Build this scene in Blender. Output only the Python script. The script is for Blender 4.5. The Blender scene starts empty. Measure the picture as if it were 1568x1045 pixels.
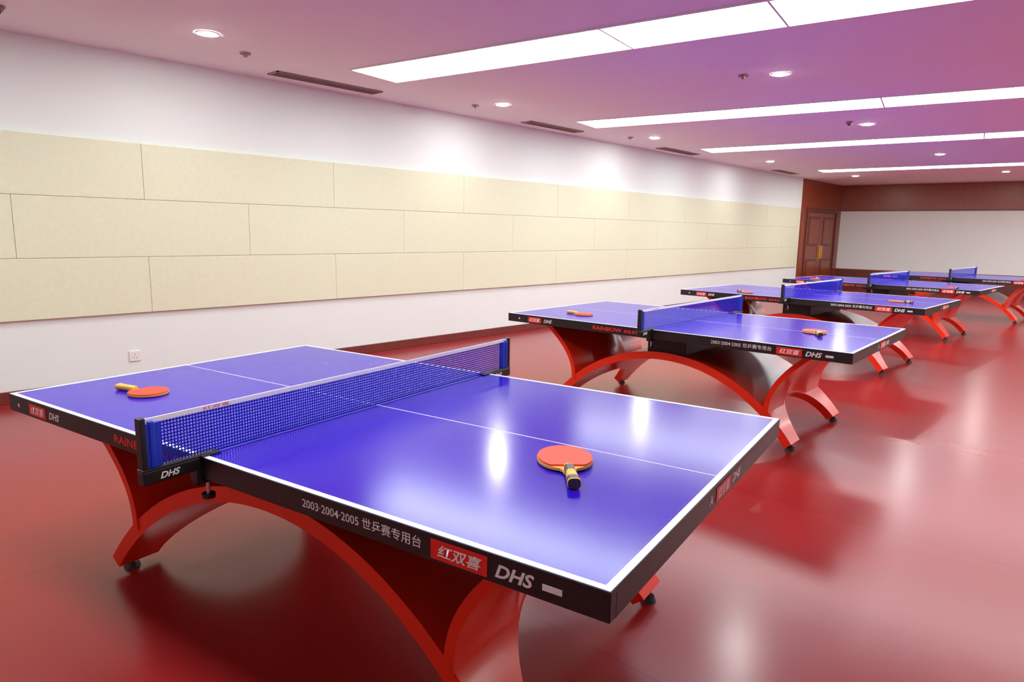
import bpy, bmesh, math, random
from mathutils import Matrix, Vector
random.seed(3)
scene=bpy.context.scene
try:
    scene.view_settings.view_transform='Standard'
    scene.view_settings.look='None'
except Exception as e: print(e)
COL=bpy.context.collection
PI=math.pi

# ------------------------------------------------------------------ materials
def mat(name,base,rough=.5,metal=0,coat=0,var=0,varscale=8,bump=0,bumpscale=60,spec=.5,stretch=None):
    m=bpy.data.materials.new(name);m.use_nodes=True
    nt=m.node_tree;b=nt.nodes['Principled BSDF']
    b.inputs['Base Color'].default_value=(*base,1);b.inputs['Roughness'].default_value=rough
    b.inputs['Metallic'].default_value=metal
    b.inputs['Coat Weight'].default_value=coat;b.inputs['Coat Roughness'].default_value=.12
    b.inputs['Specular IOR Level'].default_value=spec
    tc=nt.nodes.new('ShaderNodeTexCoord');mp=nt.nodes.new('ShaderNodeMapping')
    nt.links.new(tc.outputs['Object'],mp.inputs['Vector'])
    if stretch: mp.inputs['Scale'].default_value=stretch
    n=nt.nodes.new('ShaderNodeTexNoise');n.inputs['Scale'].default_value=varscale;n.inputs['Detail'].default_value=5
    nt.links.new(mp.outputs[0],n.inputs['Vector'])
    mx=nt.nodes.new('ShaderNodeMix');mx.data_type='RGBA'
    mx.inputs['A'].default_value=(*[max(0,c*(1-var)) for c in base],1)
    mx.inputs['B'].default_value=(*[min(1,c*(1+var)) for c in base],1)
    nt.links.new(n.outputs['Fac'],mx.inputs['Factor']);nt.links.new(mx.outputs['Result'],b.inputs['Base Color'])
    if bump:
        n2=nt.nodes.new('ShaderNodeTexNoise');n2.inputs['Scale'].default_value=bumpscale;n2.inputs['Detail'].default_value=2
        nt.links.new(mp.outputs[0],n2.inputs['Vector'])
        bp=nt.nodes.new('ShaderNodeBump');bp.inputs['Strength'].default_value=bump;bp.inputs['Distance'].default_value=.01
        nt.links.new(n2.outputs['Fac'],bp.inputs['Height']);nt.links.new(bp.outputs[0],b.inputs['Normal'])
    return m
def emis(name,col,s):
    m=bpy.data.materials.new(name);m.use_nodes=True;nt=m.node_tree;nt.nodes.clear()
    o=nt.nodes.new('ShaderNodeOutputMaterial');e=nt.nodes.new('ShaderNodeEmission')
    e.inputs[0].default_value=(*col,1);e.inputs[1].default_value=s;nt.links.new(e.outputs[0],o.inputs[0]);return m
M={}
M['floor']=mat('red_vinyl_floor',(.285,.014,.015),.235,var=.08,varscale=.9,bump=.05,bumpscale=5,spec=.5)
# faint welded seams between the vinyl sheets
nt=M['floor'].node_tree;b=nt.nodes['Principled BSDF']
src=b.inputs['Base Color'].links[0].from_socket
tc=nt.nodes.new('ShaderNodeTexCoord');br=nt.nodes.new('ShaderNodeTexBrick')
br.inputs['Color1'].default_value=(1,1,1,1);br.inputs['Color2'].default_value=(.95,.95,.95,1);br.inputs['Mortar'].default_value=(.72,.72,.72,1)
br.inputs['Scale'].default_value=1;br.inputs['Mortar Size'].default_value=.003;br.inputs['Brick Width'].default_value=6.5;br.inputs['Row Height'].default_value=1.8
nt.links.new(tc.outputs['Object'],br.inputs['Vector'])
mm=nt.nodes.new('ShaderNodeMix');mm.data_type='RGBA';mm.blend_type='MULTIPLY';mm.inputs['Factor'].default_value=1
nt.links.new(src,mm.inputs['A']);nt.links.new(br.outputs['Color'],mm.inputs['B']);nt.links.new(mm.outputs['Result'],b.inputs['Base Color'])
M['ceiling']=mat('ceiling_paint',(.89,.86,.95),.8,var=.02,varscale=2,spec=.2)
M['wall']=mat('white_wall_paint',(.79,.86,.83),.9,var=.015,varscale=3,spec=.15)
M['cream']=mat('cream_acoustic_fabric',(.75,.785,.58),.95,var=.05,varscale=25,bump=.2,bumpscale=260,spec=.1)
M['wood']=mat('dark_red_wood',(.26,.052,.018),.3,var=.4,varscale=5,stretch=(6,6,.7),spec=.5)
M['woodh']=mat('dark_red_wood_frame',(.13,.024,.012),.35,var=.35,varscale=5,stretch=(5,5,.7))
M['base']=mat('baseboard_wood',(.17,.028,.022),.4,var=.2,varscale=6)
M['blue']=mat('blue_table_top',(.026,.004,.44),.175,var=.05,varscale=4,bump=.012,bumpscale=14,spec=.40)
M['white']=mat('white_line_paint',(.88,.88,.92),.35,var=.02)
M['black']=mat('black_apron',(.012,.010,.012),.38,var=.2,varscale=20)
M['steel']=mat('dark_steel_frame',(.02,.016,.02),.4,metal=.3,var=.2)
M['red']=mat('red_lacquer',(.90,.030,.006),.26,var=.04,varscale=5,spec=.5,coat=.15)
M['logo']=mat('red_logo',(.85,.02,.015),.4,var=.02)
M['ltext']=mat('printed_white',(.88,.88,.88),.5,var=.02)
M['ntape']=mat('net_white_tape',(.9,.9,.92),.7,var=.04,varscale=30)
M['ncord']=mat('net_blue_cord',(.010,.022,.52),.7,var=.1,varscale=40,spec=.15)
M['nblue']=mat('blue_post_plastic',(.012,.04,.55),.35,var=.05)
M['rubber']=mat('red_paddle_rubber',(.90,.05,.018),.4,var=.05,varscale=30,spec=.25)
M['rubberb']=mat('black_paddle_rubber',(.02,.02,.02),.4,var=.1)
M['ply']=mat('paddle_plywood',(.80,.44,.07),.45,var=.2,varscale=12,stretch=(1,8,8))
M['band']=mat('paddle_grip_dark',(.05,.04,.04),.35,var=.2)
M['metal']=mat('brushed_metal',(.6,.6,.6),.3,metal=1,var=.05)
M['brass']=mat('brass',(.85,.55,.15),.25,metal=1,var=.05)
M['plastic']=mat('white_plastic',(.82,.82,.80),.4,var=.01)
M['dark']=mat('vent_dark',(.03,.025,.025),.6,var=.2)
M['ventf']=mat('vent_frame',(.33,.22,.20),.5,var=.1)
M['strip']=emis('strip_light_diffuser',(.95,1,.99),11.2)
M['bulb']=emis('downlight_bulb',(1,.99,.96),540)

# ------------------------------------------------------------------ mesh helpers
class B:
    """mesh builder with material slots"""
    def __init__(s): s.bm=bmesh.new();s.mats=[]
    def mi(s,m):
        if m not in s.mats: s.mats.append(m)
        return s.mats.index(m)
    def quad(s,pts,m):
        f=s.bm.faces.new([s.bm.verts.new(p) for p in pts]);f.material_index=s.mi(m);return f
    def box(s,lo,hi,m,bev=0,mtx=None):
        t=bmesh.new()
        r=bmesh.ops.create_cube(t,size=1)
        sc=[hi[i]-lo[i] for i in range(3)];c=[(hi[i]+lo[i])/2 for i in range(3)]
        for v in t.verts: v.co=Vector((v.co.x*sc[0]+c[0],v.co.y*sc[1]+c[1],v.co.z*sc[2]+c[2]))
        if bev: bmesh.ops.bevel(t,geom=t.edges[:],offset=bev,segments=2,affect='EDGES',profile=.5)
        mi=s.mi(m);mp={}
        for v in t.verts: mp[v]=s.bm.verts.new(mtx@v.co if mtx else v.co)
        for f in t.faces:
            nf=s.bm.faces.new([mp[v] for v in f.verts]);nf.material_index=mi
        t.free()
    def cyl(s,c,r,h,m,seg=20,r2=None,axis='Z',mtx=None):
        q=bmesh.ops.create_cone(s.bm,cap_ends=True,segments=seg,radius1=r,radius2=r if r2 is None else r2,depth=h)
        R=Matrix.Identity(4)
        if axis=='X': R=Matrix.Rotation(PI/2,4,'Y')
        if axis=='Y': R=Matrix.Rotation(PI/2,4,'X')
        T=Matrix.Translation(c)@R
        if mtx: T=mtx@T
        for v in q['verts']: v.co=T@v.co
        for f in set(f for v in q['verts'] for f in v.link_faces): f.material_index=s.mi(m)
    def prism(s,outline,z0,z1,m,mtop=None):
        a=[s.bm.verts.new((x,y,z0)) for x,y in outline];b=[s.bm.verts.new((x,y,z1)) for x,y in outline]
        n=len(a)
        f=s.bm.faces.new(b);f.material_index=s.mi(mtop or m)
        f=s.bm.faces.new(a[::-1]);f.material_index=s.mi(m)
        for i in range(n):
            f=s.bm.faces.new((a[i],a[(i+1)%n],b[(i+1)%n],b[i]));f.material_index=s.mi(m)
    def done(s,name,parent=None,smooth=False,loc=None,rotz=0):
        bmesh.ops.recalc_face_normals(s.bm,faces=s.bm.faces[:]) if not getattr(s,'norecalc',False) else None
        me=bpy.data.meshes.new(name);s.bm.to_mesh(me);s.bm.free()
        for m in s.mats: me.materials.append(M[m])
        if smooth:
            for p in me.polygons: p.use_smooth=True
        ob=bpy.data.objects.new(name,me);COL.objects.link(ob)
        if parent: ob.parent=parent
        if loc: ob.location=loc
        ob.rotation_euler=(0,0,rotz)
        return ob
def empty(name,loc,rotz=0):
    e=bpy.data.objects.new(name,None);COL.objects.link(e);e.location=loc;e.rotation_euler=(0,0,rotz);e.empty_display_size=.2;return e
def text(body,name,parent,m,width,height,origin,xdir,updir,shear=0,bold=0):
    """flat printed lettering fitted to width x height; origin=lower-left"""
    cu=bpy.data.curves.new(name,'FONT');cu.body=body;cu.size=1;cu.shear=shear;cu.offset=bold;cu.resolution_u=3
    ob=bpy.data.objects.new(name,cu);COL.objects.link(ob)
    bpy.context.view_layer.update()
    me=bpy.data.meshes.new_from_object(ob.evaluated_get(bpy.context.evaluated_depsgraph_get()))
    bpy.data.objects.remove(ob)
    if not len(me.vertices): return None
    xs=[v.co.x for v in me.vertices];ys=[v.co.y for v in me.vertices]
    x0,x1,y0,y1=min(xs),max(xs),min(ys),max(ys)
    X=Vector(xdir);U=Vector(updir);O=Vector(origin)
    for v in me.vertices:
        v.co=O+X*((v.co.x-x0)/(x1-x0)*width)+U*((v.co.y-y0)/(y1-y0)*height)
    me.materials.clear();me.materials.append(M[m]);me.name=name
    o=bpy.data.objects.new(name,me);COL.objects.link(o);o.parent=parent
    return o

# ------------------------------------------------------------------ room shell
H=2.912;XL=-6.595;XR=4.2;YB=-2.6;YF=20.97
SK=math.radians(5)
yf_r=YF+(XR-XL)*math.tan(SK)
b=B();b.box((XL-.2,YB-.2,-.1),(XR+.2,yf_r+.3,0),'floor');b.done('floor')
b=B();b.box((XL-.2,YB-.2,H),(XR+.2,yf_r+.3,H+.1),'ceiling');b.done('ceiling')
b=B();b.box((XL-.15,YB-.15,0),(XL,YF+.1,H),'wall');b.done('wall_left')
b=B();b.box((XR,YB-.15,0),(XR+.15,yf_r+.1,H),'wall');b.done('wall_right')
b=B();b.box((XL-.15,YB-.15,0),(XR+.15,YB,H),'wall');b.done('wall_back')
LF=(XR-XL)/math.cos(SK)
b=B();b.box((0,0,0),(LF,.15,H),'wall');b.done('wall_far',loc=(XL,YF,0),rotz=SK)
b=B();b.box((0,-.03,2.215),(LF,0,H),'wood');b.box((0,-.036,2.19),(LF,0,2.222),'woodh');b.done('trim_1',loc=(XL,YF,0),rotz=SK)
b=B();b.box((0,-.03,0),(LF,0,.53),'woodh');b.box((0,-.036,.52),(LF,0,.545),'wood');b.done('baseboard_far',loc=(XL,YF,0),rotz=SK)
b=B();b.box((XL,YB,0),(XL+.018,17.95,.10),'base',bev=.004);b.done('baseboard_left')
b=B();b.box((XR-.018,YB,0),(XR,yf_r,.10),'base');b.done('baseboard_right')
b=B();b.box((XL,YB,0),(XR,YB+.018,.10),'base');b.done('baseboard_back')
b=B()
b.box((XL,17.95,0),(XL+.04,18.25,H),'wood');b.box((XL,20.62,0),(XL+.04,YF-.02,H),'wood')
b.box((XL,18.25,2.2),(XL+.04,20.62,H),'wood');b.done('trim_2')
dr=empty('door_1',(XL,0,0))
b=B()
b.box((0,18.25,0),(.07,18.35,2.2),'woodh',bev=.006);b.box((0,20.52,0),(.07,20.62,2.2),'woodh',bev=.006);b.box((0,18.35,2.1),(.07,20.52,2.2),'woodh',bev=.006)
b.done('door_frame',dr)
for i,(a,c) in enumerate(((18.355,19.432),(19.438,20.515))):
    b=B();b.box((.0,a,.01),(.035,c,2.095),'wood',bev=.003)
    for (z0,z1) in ((.15,.85),(1.2,1.98)):
        b.box((.035,a+.14,z0),(.045,c-.14,z1),'woodh',bev=.004);b.box((.04,a+.2,z0+.06),(.052,c-.2,z1-.06),'wood',bev=.006)
    b.done('leaf_%d'%(i+1),dr)
    b=B();y=19.37 if i==0 else 19.50
    b.box((.035,y-.03,.84),(.043,y+.03,1.22),'brass',bev=.003)
    b.cyl((.075,y,1.03),.016,.32,'brass');b.cyl((.055,y,.92),.008,.04,'brass',axis='X');b.cyl((.055,y,1.14),.008,.04,'brass',axis='X')
    b.done('pull_handle_%d'%(i+1),dr)
# acoustic panels
b=B();g=.0010
rows=[(.67,1.172,2.22),(1.172,1.678,1.24),(1.678,2.165,2.22)]
for z0,z1,off in rows:
    y=off-1.935*3
    while y<17.9:
        a=max(y,YB+.02);c=min(y+1.935,17.85)
        if c-a>.05: b.box((XL,a+g,z0+g),(XL+.03,c-g,z1-g),'cream',bev=.005)
        y+=1.935
b.done('acoustic_wall_panel')
# wall socket
b=B();b.box((XL,2.005,.23),(XL+.012,2.10,.325),'plastic',bev=.004)
for yy,zz in ((2.042,.262),(2.063,.262),(2.052,.292)): b.box((XL+.012,yy-.002,zz-.006),(XL+.0128,yy+.002,zz+.006),'dark')
b.done('wall_socket')

# ------------------------------------------------------------------ ceiling fittings
strips=[(-5.60,-.15,9.5,(2.5,3.7),5.2),(-5.56,3.74,9.6,(2.53,3.70,6.1),8.6),(-5.70,7.32,11.2,(3.55,6.1),8.6),(-5.77,10.88,8.6,(4.0,),8.6),(-5.50,15.75,6.5,(4.0,),8.6),(-1.1,18.5,6.5,(2.4,),4.6)]  # first strip is unseen, added and shortened to light near table and floor
for x,y,a,js,Ls in strips:  # last strip is out of view, added to brighten the far wall
    e=empty('ceiling_strip_light',(x,y,H),math.radians(a))
    Wd_=.6
    b=B();b.box((0,0,-.008),(Ls,Wd_,-.001),'strip');b.done('diffuser',e)
    b=B()
    for j in js:
        if j<Ls: b.box((j-.008,0,-.011),(j+.008,Wd_,-.001),'plastic')
    b.box((-.015,-.015,-.012),(0,Wd_+.015,-.001),'plastic');b.box((Ls,-.015,-.012),(Ls+.015,Wd_+.015,-.001),'plastic')
    b.box((0,-.015,-.012),(Ls,0,-.001),'plastic');b.box((0,Wd_,-.012),(Ls,Wd_+.015,-.001),'plastic')
    b.done('frame',e)
for (x,y) in [(-5.44,2.37),(-5.67,5.87),(-5.71,9.28),(-5.63,13.49),(-5.3,17.74),(-2.62,6.35),(-2.84,9.79),(-2.81,13.93),(-2.4,18.2),(-2.5,1.9),(.6,6.6),(.6,10),(.6,14)]:
    e=empty('recessed_downlight',(x,y,H))
    b=B();n=32;ri,ro=.055,.088
    for k in range(n):
        a0=2*PI*k/n;a1=2*PI*(k+1)/n
        p=lambda r,a,z:(r*math.cos(a),r*math.sin(a),z)
        b.quad([p(ro,a0,-.001),p(ro,a1,-.001),p(ro-.008,a1,-.008),p(ro-.008,a0,-.008)],'plastic')
        b.quad([p(ro-.008,a0,-.008),p(ro-.008,a1,-.008),p(ri,a1,-.005),p(ri,a0,-.005)],'plastic')
    b.done('trim_ring',e,smooth=True)
    b=B();b.cyl((0,0,-.006),ri,.010,'bulb',seg=24,r2=ri);b.done('lamp',e)
for (y0,y1) in [(-.6,.6),(3.34,4.52),(6.95,8.08),(10.4,11.6),(15.3,16.45)]:
    e=empty('air_vent',(-6.26,y0,H))
    L_=y1-y0;b=B()
    b.box((-.08,0,-.004),(.08,L_,-.001),'dark')
    b.box((-.095,-.015,-.012),(-.075,L_+.015,-.001),'ventf');b.box((.075,-.015,-.012),(.095,L_+.015,-.001),'ventf')
    b.box((-.095,-.015,-.012),(.095,0,-.001),'ventf');b.box((-.095,L_,-.012),(.095,L_+.015,-.001),'ventf')
    for k in range(3): b.box((-.045+k*.04,0,-.011),(-.035+k*.04,L_,-.003),'ventf')
    b.done('grille',e)
for (x,y,d) in [(-5.78,2.83,0),(-5.95,5.70,0),(-2.90,6.19,0),(-5.97,9.01,0),(-2.96,9.45,1),(-5.90,1.15,1)]:
    b=B();b.cyl((0,0,-.006),.045,.011,'ventf',seg=24)
    b.cyl((0,0,-.022),.03 if d else .018,.022,'ventf',seg=24,r2=.04 if d else .014)
    if d: b.cyl((0,0,-.04),.018,.016,'dark',seg=16)
    b.done('smoke_detector' if d else 'fire_sprinkler',loc=(x,y,H))

# ------------------------------------------------------------------ table
L=1.37;W=.7625
RA=1.25;CZ=.56
def za(x): return CZ-(RA-math.sqrt(max(RA*RA-x*x,0)))
def grid_solid(b,P,Q,m):
    """P,Q: 2D lists of points for outer & inner surface -> closed solid"""
    nu,nv=len(P),len(P[0])
    vp=[[b.bm.verts.new(p) for p in r] for r in P];vq=[[b.bm.verts.new(p) for p in r] for r in Q]
    mi=b.mi(m)
    def F(*v):
        try:
            f=b.bm.faces.new(v);f.material_index=mi;return f
        except Exception: return None
    for i in range(nu-1):
        for j in range(nv-1):
            F(vp[i][j],vp[i+1][j],vp[i+1][j+1],vp[i][j+1]).smooth=True
            F(vq[i][j],vq[i][j+1],vq[i+1][j+1],vq[i+1][j]).smooth=True
    # separate vertices along the rims keep crisp edges
    def V(v): return b.bm.verts.new(v.co)
    for i in range(nu-1):
        F(V(vp[i][0]),V(vq[i][0]),V(vq[i+1][0]),V(vp[i+1][0]));F(V(vp[i][-1]),V(vp[i+1][-1]),V(vq[i+1][-1]),V(vq[i][-1]))
    for j in range(nv-1):
        F(V(vp[0][j]),V(vp[0][j+1]),V(vq[0][j+1]),V(vq[0][j]));F(V(vp[-1][j]),V(vq[-1][j]),V(vq[-1][j+1]),V(vp[-1][j+1]))
VC=.70
def xmax(v):
    a=abs(v)
    if a>VC:
        return 1.0
    return 1.0-.22*max(0,1-(a/VC)**2)**.6
def hw(x): return .535+.035*min(1,abs(x))**2
vs=[-1,-.95,-.88,-.80,-.75]+[-VC*math.cos(PI*k/28) for k in range(29)]+[.75,.80,.88,.95,1]
vs=sorted(set(round(v,5) for v in vs))
def legs(e):
    b=B();T=.058
    nu=41
    P=[];Q=[]
    for v in vs:
        xm=xmax(v);rp=[];rq=[]
        for i in range(nu):
            x=-xm+2*xm*i/(nu-1);z=za(x);y=v*hw(x)
            dx=x/RA;dz=math.sqrt(1-dx*dx)
            rp.append((x,y,z));rq.append((x-dx*T,y,z-dz*T))
        P.append(rp);Q.append(rq)
    grid_solid(b,P,Q,'red')
    for s in (-1,1):
        P=[];Q=[]
        for v in vs:
            xj=min(xmax(v),.83);zj=za(xj)
            c=[(1.12,.692),(xj+.09,zj+.285),(xj-.015,zj+.15),(xj-.004,zj-.012)]
            rp=[];rq=[];n=18
            for i in range(n+1):
                t=i/n;k=[(1-t)**3,3*t*(1-t)**2,3*t*t*(1-t),t**3]
                x=sum(k[q]*c[q][0] for q in range(4));z=sum(k[q]*c[q][1] for q in range(4))
                d=[-3*(1-t)**2,3*(1-t)**2-6*t*(1-t),6*t*(1-t)-3*t*t,3*t*t]
                tx=sum(d[q]*c[q][0] for q in range(4));tz=sum(d[q]*c[q][1] for q in range(4));l=math.hypot(tx,tz)
                nx,nz=-tz/l,tx/l
                w=hw(.9)+(.03*(1-t)**2)
                y=v*w
                rp.append((s*x,y,z));rq.append((s*(x-nx*.035),y,min(.692,z-nz*.035)))
            P.append(rp);Q.append(rq)
        grid_solid(b,P,Q,'red')
    o=b.done('arched_legs',e)
    b=B()
    for sx in (-1,1):
        for sy in (-1,1):
            b.cyl((sx*.975,sy*.505,.033),.012,.05,'steel',seg=12);b.cyl((sx*.975,sy*.505,.011),.034,.022,'black',seg=20,r2=.026)
    b.done('levelling_feet',e)
def table(loc,th,sx=1.0,cshift=0,detail=True):
    e=empty('table_tennis_table',(loc[0],loc[1],0),math.radians(th))
    X0=cshift-L*sx;X1=cshift+L*sx
    b=B();b.box((X0,-W,.745),(X1,W,.7595),'black',bev=.002)
    b.box((X0,-W,.692),(X1,-W+.03,.75),'black',bev=.002);b.box((X0,W-.03,.692),(X1,W,.75),'black',bev=.002)
    b.box((X0,-W+.03,.692),(X0+.03,W-.03,.75),'black');b.box((X1-.03,-W+.03,.692),(X1,W-.03,.75),'black')
    b.done('apron',e)
    b=B()
    b.box((X0+.0015,-W+.0015,.757),(X1-.0015,W-.0015,.760),'blue');b.done('playing_surface',e)
    b=B();z0,z1=.7598,.7604;q=.002
    b.box((X0+q,-W+q,z0),(X1-q,-W+.02,z1),'white');b.box((X0+q,W-.02,z0),(X1-q,W-q,z1),'white')
    b.box((X0+q,-W+.02,z0),(X0+.02,W-.02,z1),'white');b.box((X1-.02,-W+.02,z0),(X1-q,W-.02,z1),'white')
    b.box((X0+.02,-.0018,z0),(X1-.02,.0018,z1),'white');b.done('boundary_lines',e)
    b=B()
    for yy in (-.42,.42): b.box((X0+.1,yy-.025,.70),(X1-.1,yy+.025,.745),'steel')
    for xx in (-1.0,-.35,.35,1.0): b.box((xx-.025,-W+.03,.70),(xx+.025,W-.03,.745),'steel')
    b.box((-.16,-.50,.545),(.16,.50,.70),'steel',bev=.01)
    b.box((-.22,-.50,.66),(.22,.50,.705),'steel',bev=.01)
    b.done('steel_frame',e)
    legs(e)
    for s in (-1,1):
        y=s*(W+.0008);xd=(-s,0,0);up=(0,0,1)
        def tx(bd,nm,m,a,c,z,h,dy=0,**k):
            text(bd,nm,e,m,(c-a)*1,h,(-s*a if s==-1 else -a,y+s*dy,z),xd,up,**k)
        tx('2003·2004·2005 世乒赛专用台','lettering_event','ltext',.47,.885,.713,.030,bold=.006)
        b=B();x0,x1=.915,1.075
        xa,xb=sorted((-s*x0,-s*x1)) if s==1 else (x0,x1)
        b.box((xa,min(y,y+s*.0006),.700),(xb,max(y,y+s*.0006),.748),'logo')
        xa2,xb2=sorted((-s*-1.15,-s*-1.01)) if s==1 else (-1.15,-1.01)
        b.box((xa2,min(y,y+s*.0006),.702),(xb2,max(y,y+s*.0006),.746),'logo')
        xa3,xb3=sorted((-s*1.215,-s*1.262)) if s==1 else (1.215,1.262)
        b.box((xa3,min(y,y+s*.0006),.716),(xb3,max(y,y+s*.0006),.730),'ltext')
        b.done('red_badge',e)
        tx('红双喜','lettering_badge','ltext',.935,1.06,.708,.032,dy=.0012,shear=.2,bold=.016)
        tx('红双喜','lettering_badge','ltext',-1.135,-1.025,.708,.032,dy=.0012,shear=.2,bold=.016)
        tx('DHS','lettering_maker','ltext',1.095,1.195,.708,.032,shear=.3,bold=.03)
        tx('DHS','lettering_maker','ltext',-.985,-.90,.710,.028,shear=.3,bold=.03)
        tx('RAINBOW','lettering_rainbow','logo',-.50,-.24,.710,.030,bold=.02)
        tx('彩虹系列','lettering_rainbow','logo',-.22,-.09,.710,.026,bold=.01)
        tx('◆','lettering_mark','ltext',-1.255,-1.235,.714,.02)
    for s in (-1,1):
        xe=(X1 if s==1 else X0)+s*.0008;yd=(0,s,0)
        b=B();ya,yb=sorted((s*-.06,s*.085));b.box((min(xe,xe+s*.0006),ya,.702),(max(xe,xe+s*.0006),yb,.746),'logo');b.done('red_badge',e)
        text('红双喜','lettering_badge',e,'ltext',.115,.032,(xe+s*.0012,s*-.045,.708),yd,(0,0,1),shear=.2,bold=.012)
        text('DHS','lettering_maker',e,'ltext',.09,.028,(xe,s*.105,.710),yd,(0,0,1),shear=.3,bold=.03)
        text('A','lettering_mark',e,'ltext',.03,.03,(xe,s*-.12,.710),yd,(0,0,1))
    return e
def net(loc,th,over=.158):
    e=empty('table_tennis_net',(loc[0],loc[1],0),math.radians(th))
    yo=W+over
    b=B();b.norecalc=True
    z0,z1=.764,.9125;pt=.0098;n=int(2*(yo-.02)/pt);hwid=.0021
    for i in range(n+1):
        y=-(yo-.02)+2*(yo-.02)*i/n
        b.quad([(0,y-hwid,z0),(0,y+hwid,z0),(0,y+hwid,z1),(0,y-hwid,z1)],'ncord')
    k=int((z1-z0)/pt)
    for i in range(k+1):
        z=z0+(z1-z0)*i/k
        b.quad([(.0004,-yo+.02,z-hwid),(.0004,yo-.02,z-hwid),(.0004,yo-.02,z+hwid),(.0004,-yo+.02,z+hwid)],'ncord')
    b.done('mesh_cords',e)
    b=B();b.box((-.0035,-yo+.005,.898),(.0035,yo-.005,.9138),'ntape',bev=.001)
    b.box((-.001,-yo+.02,.762),(.001,yo-.02,.768),'ncord')
    b.done('top_tape',e)
    b=B()
    for s in (-1,1):
        def bx(x0,x1,y0,y1,z0,z1,m,bev=.002):
            ya,yb=sorted((s*y0,s*y1));b.box((x0,ya,z0),(x1,yb,z1),m,bev=bev)
        bx(-.015,.015,yo-.010,yo+.006,.735,.918,'black',.003)
        bx(-.016,.016,yo-.034,yo-.018,.768,.906,'nblue',.004)
        bx(-.012,.012,yo-.052,yo-.010,.768,.900,'nblue',.002)
        bx(-.017,.017,W-.045,yo+.008,.7615,.7680,'black',.002)
        bx(-.017,.017,W+.004,yo+.008,.722,.7625,'black',.004)
        bx(-.024,.024,W-.06,W+.004,.7606,.7665,'black',.002)
        bx(-.017,.017,W-.05,W+.02,.676,.687,'black',.002)
        bx(-.017,.017,W+.004,W+.02,.676,.74,'black',.002)
        b.cyl((0,s*(W-.025),.655),.006,.06,'metal',seg=12);b.cyl((0,s*(W-.025),.628),.02,.014,'black',seg=20)
    b.done('posts_and_clamps',e)
    for s in (-1,1):
        for fx in (-1,1):
            yd=(0,fx,0);y0=(s*(W+.085))-fx*.045
            text('DHS','lettering_maker',e,'ltext',.06,.02,(fx*.0178,y0,.732),yd,(0,0,1),shear=.3,bold=.03)
    text('红双喜','lettering_tape',e,'logo',.09,.010,(.0041,-W+.02,.901),(0,1,0),(0,0,1))
    return e
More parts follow.
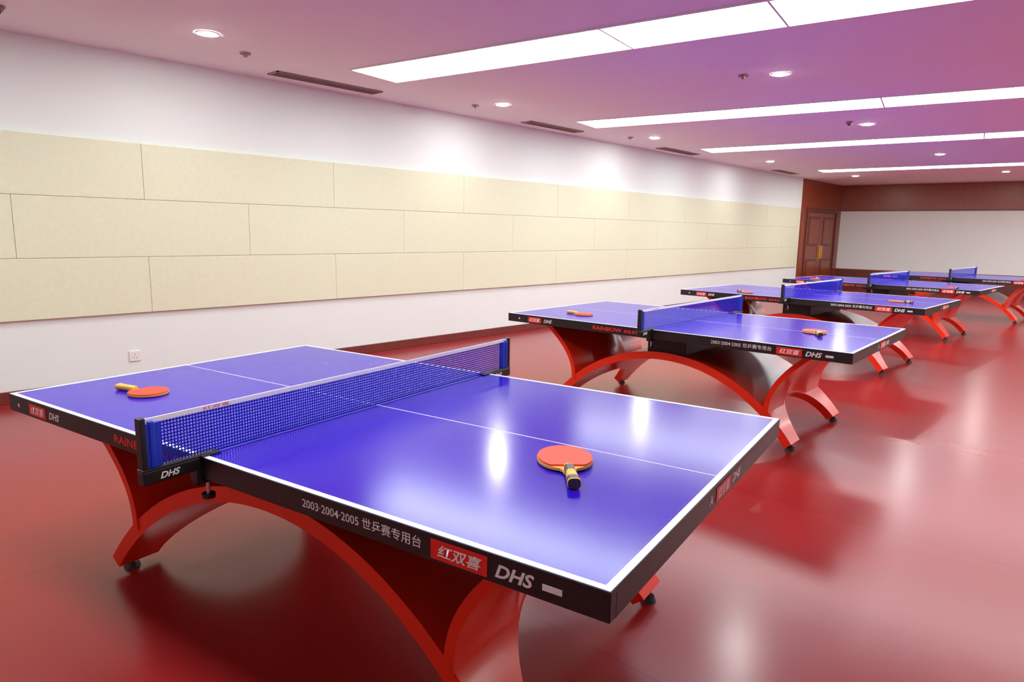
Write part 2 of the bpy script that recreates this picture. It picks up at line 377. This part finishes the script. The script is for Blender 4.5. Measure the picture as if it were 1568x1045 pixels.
def paddle(x,y,th,z=.7606,grip='band',sc=(1,1,1)):
    """th: world direction (deg) the handle points to"""
    e=empty('table_tennis_paddle',(x,y,z),math.radians(th))
    e.scale=sc
    out=[]
    n=48
    for k in range(n):
        a=2*PI*k/n
        out.append((.079*math.cos(a),.0755*math.sin(a)))
    def blade(o,s=1.0,cut=None):
        r=[]
        for (px,py) in o:
            if cut is not None and px>cut: px=cut
            r.append((px*s,py*s))
        return r
    b=B();b.prism(blade(out,.985,.064),.0,.003,'rubberb');b.done('rubber_black',e)
    b=B();b.prism(list(out),.003,.0095,'ply')
    b.prism([(.058,-.034),(.085,-.016),(.10,-.0135),(.10,.0135),(.085,.016),(.058,.034)],.0031,.0094,'ply')
    b.done('wooden_blade',e)
    b=B();b.prism(blade(out,.985,.062),.0095,.0135,'rubber');b.done('rubber_red',e)
    b=B()
    secs=[(.074,.0125,.009),(.085,.0135,.0115),(.12,.0135,.012),(.155,.0155,.0125),(.176,.0175,.0128),(.180,.016,.0115)]
    rings=[]
    for (sx,hy,hz) in secs:
        ring=[]
        for k in range(20):
            a=2*PI*k/20;c=math.cos(a);s_=math.sin(a)
            ring.append(b.bm.verts.new((sx,hy*abs(c)**.7*(1 if c>=0 else -1),.013+hz*abs(s_)**.7*(1 if s_>=0 else -1))))
        rings.append(ring)
    for i in range(len(rings)-1):
        mi=b.mi(grip if i in (1,3) else 'ply') if grip=='band' else b.mi('ply')
        for k in range(20):
            f=b.bm.faces.new((rings[i][k],rings[i][(k+1)%20],rings[i+1][(k+1)%20],rings[i+1][k]));f.material_index=mi;f.smooth=True
    f=b.bm.faces.new(rings[0]);f.material_index=b.mi('ply');f=b.bm.faces.new(rings[-1][::-1]);f.material_index=b.mi('band')
    b.done('handle',e)
    return e

T=[(-2.157,1.538,9.94),(-2.604,5.007,2.52),(-2.864,8.44,-1.62),(-2.889,11.842,-3.25),(-2.45,15.15,-3.5)]
for i,(x,y,t) in enumerate(T):
    if i==0: table((x,y),t,sx=.986,cshift=.018)
    else: table((x,y),t)
    net((x,y),t,over=.17 if i==0 else .158)
paddle(-2.95,.96,200,grip='ply')
paddle(-1.215,1.552,-45,sc=(1.28,1.12,1.3),z=.7612)
paddle(-3.41,4.56,178,grip='ply');paddle(-1.68,5.03,-60,sc=(1.15,1.1,1.2),z=.7612)
paddle(-3.48,7.94,150);paddle(-1.91,8.21,-20)
paddle(-1.93,11.25,-60);paddle(-3.9,11.5,100)
paddle(-1.45,14.75,20)

# ------------------------------------------------------------------ world + camera
w=bpy.data.worlds.new('world');scene.world=w;w.use_nodes=True
w.node_tree.nodes['Background'].inputs[0].default_value=(.8,.8,.85,1);w.node_tree.nodes['Background'].inputs[1].default_value=.3
psi,pit,roll=math.radians(42.922),math.radians(9.273),math.radians(.954)
F=Vector((-math.sin(psi)*math.cos(pit),math.cos(psi)*math.cos(pit),-math.sin(pit)))
R=Vector((math.cos(psi),math.sin(psi),0));U=R.cross(F)
R2=R*math.cos(roll)+U*math.sin(roll);U2=-R*math.sin(roll)+U*math.cos(roll)
cd=bpy.data.cameras.new('camera');co=bpy.data.objects.new('camera',cd);COL.objects.link(co)
cd.sensor_width=36;cd.lens=1027.2/1568*36;cd.clip_start=.05
mw=Matrix((R2,U2,-F)).transposed().to_4x4();mw.translation=Vector((0,0,1.4512));co.matrix_world=mw
scene.camera=co
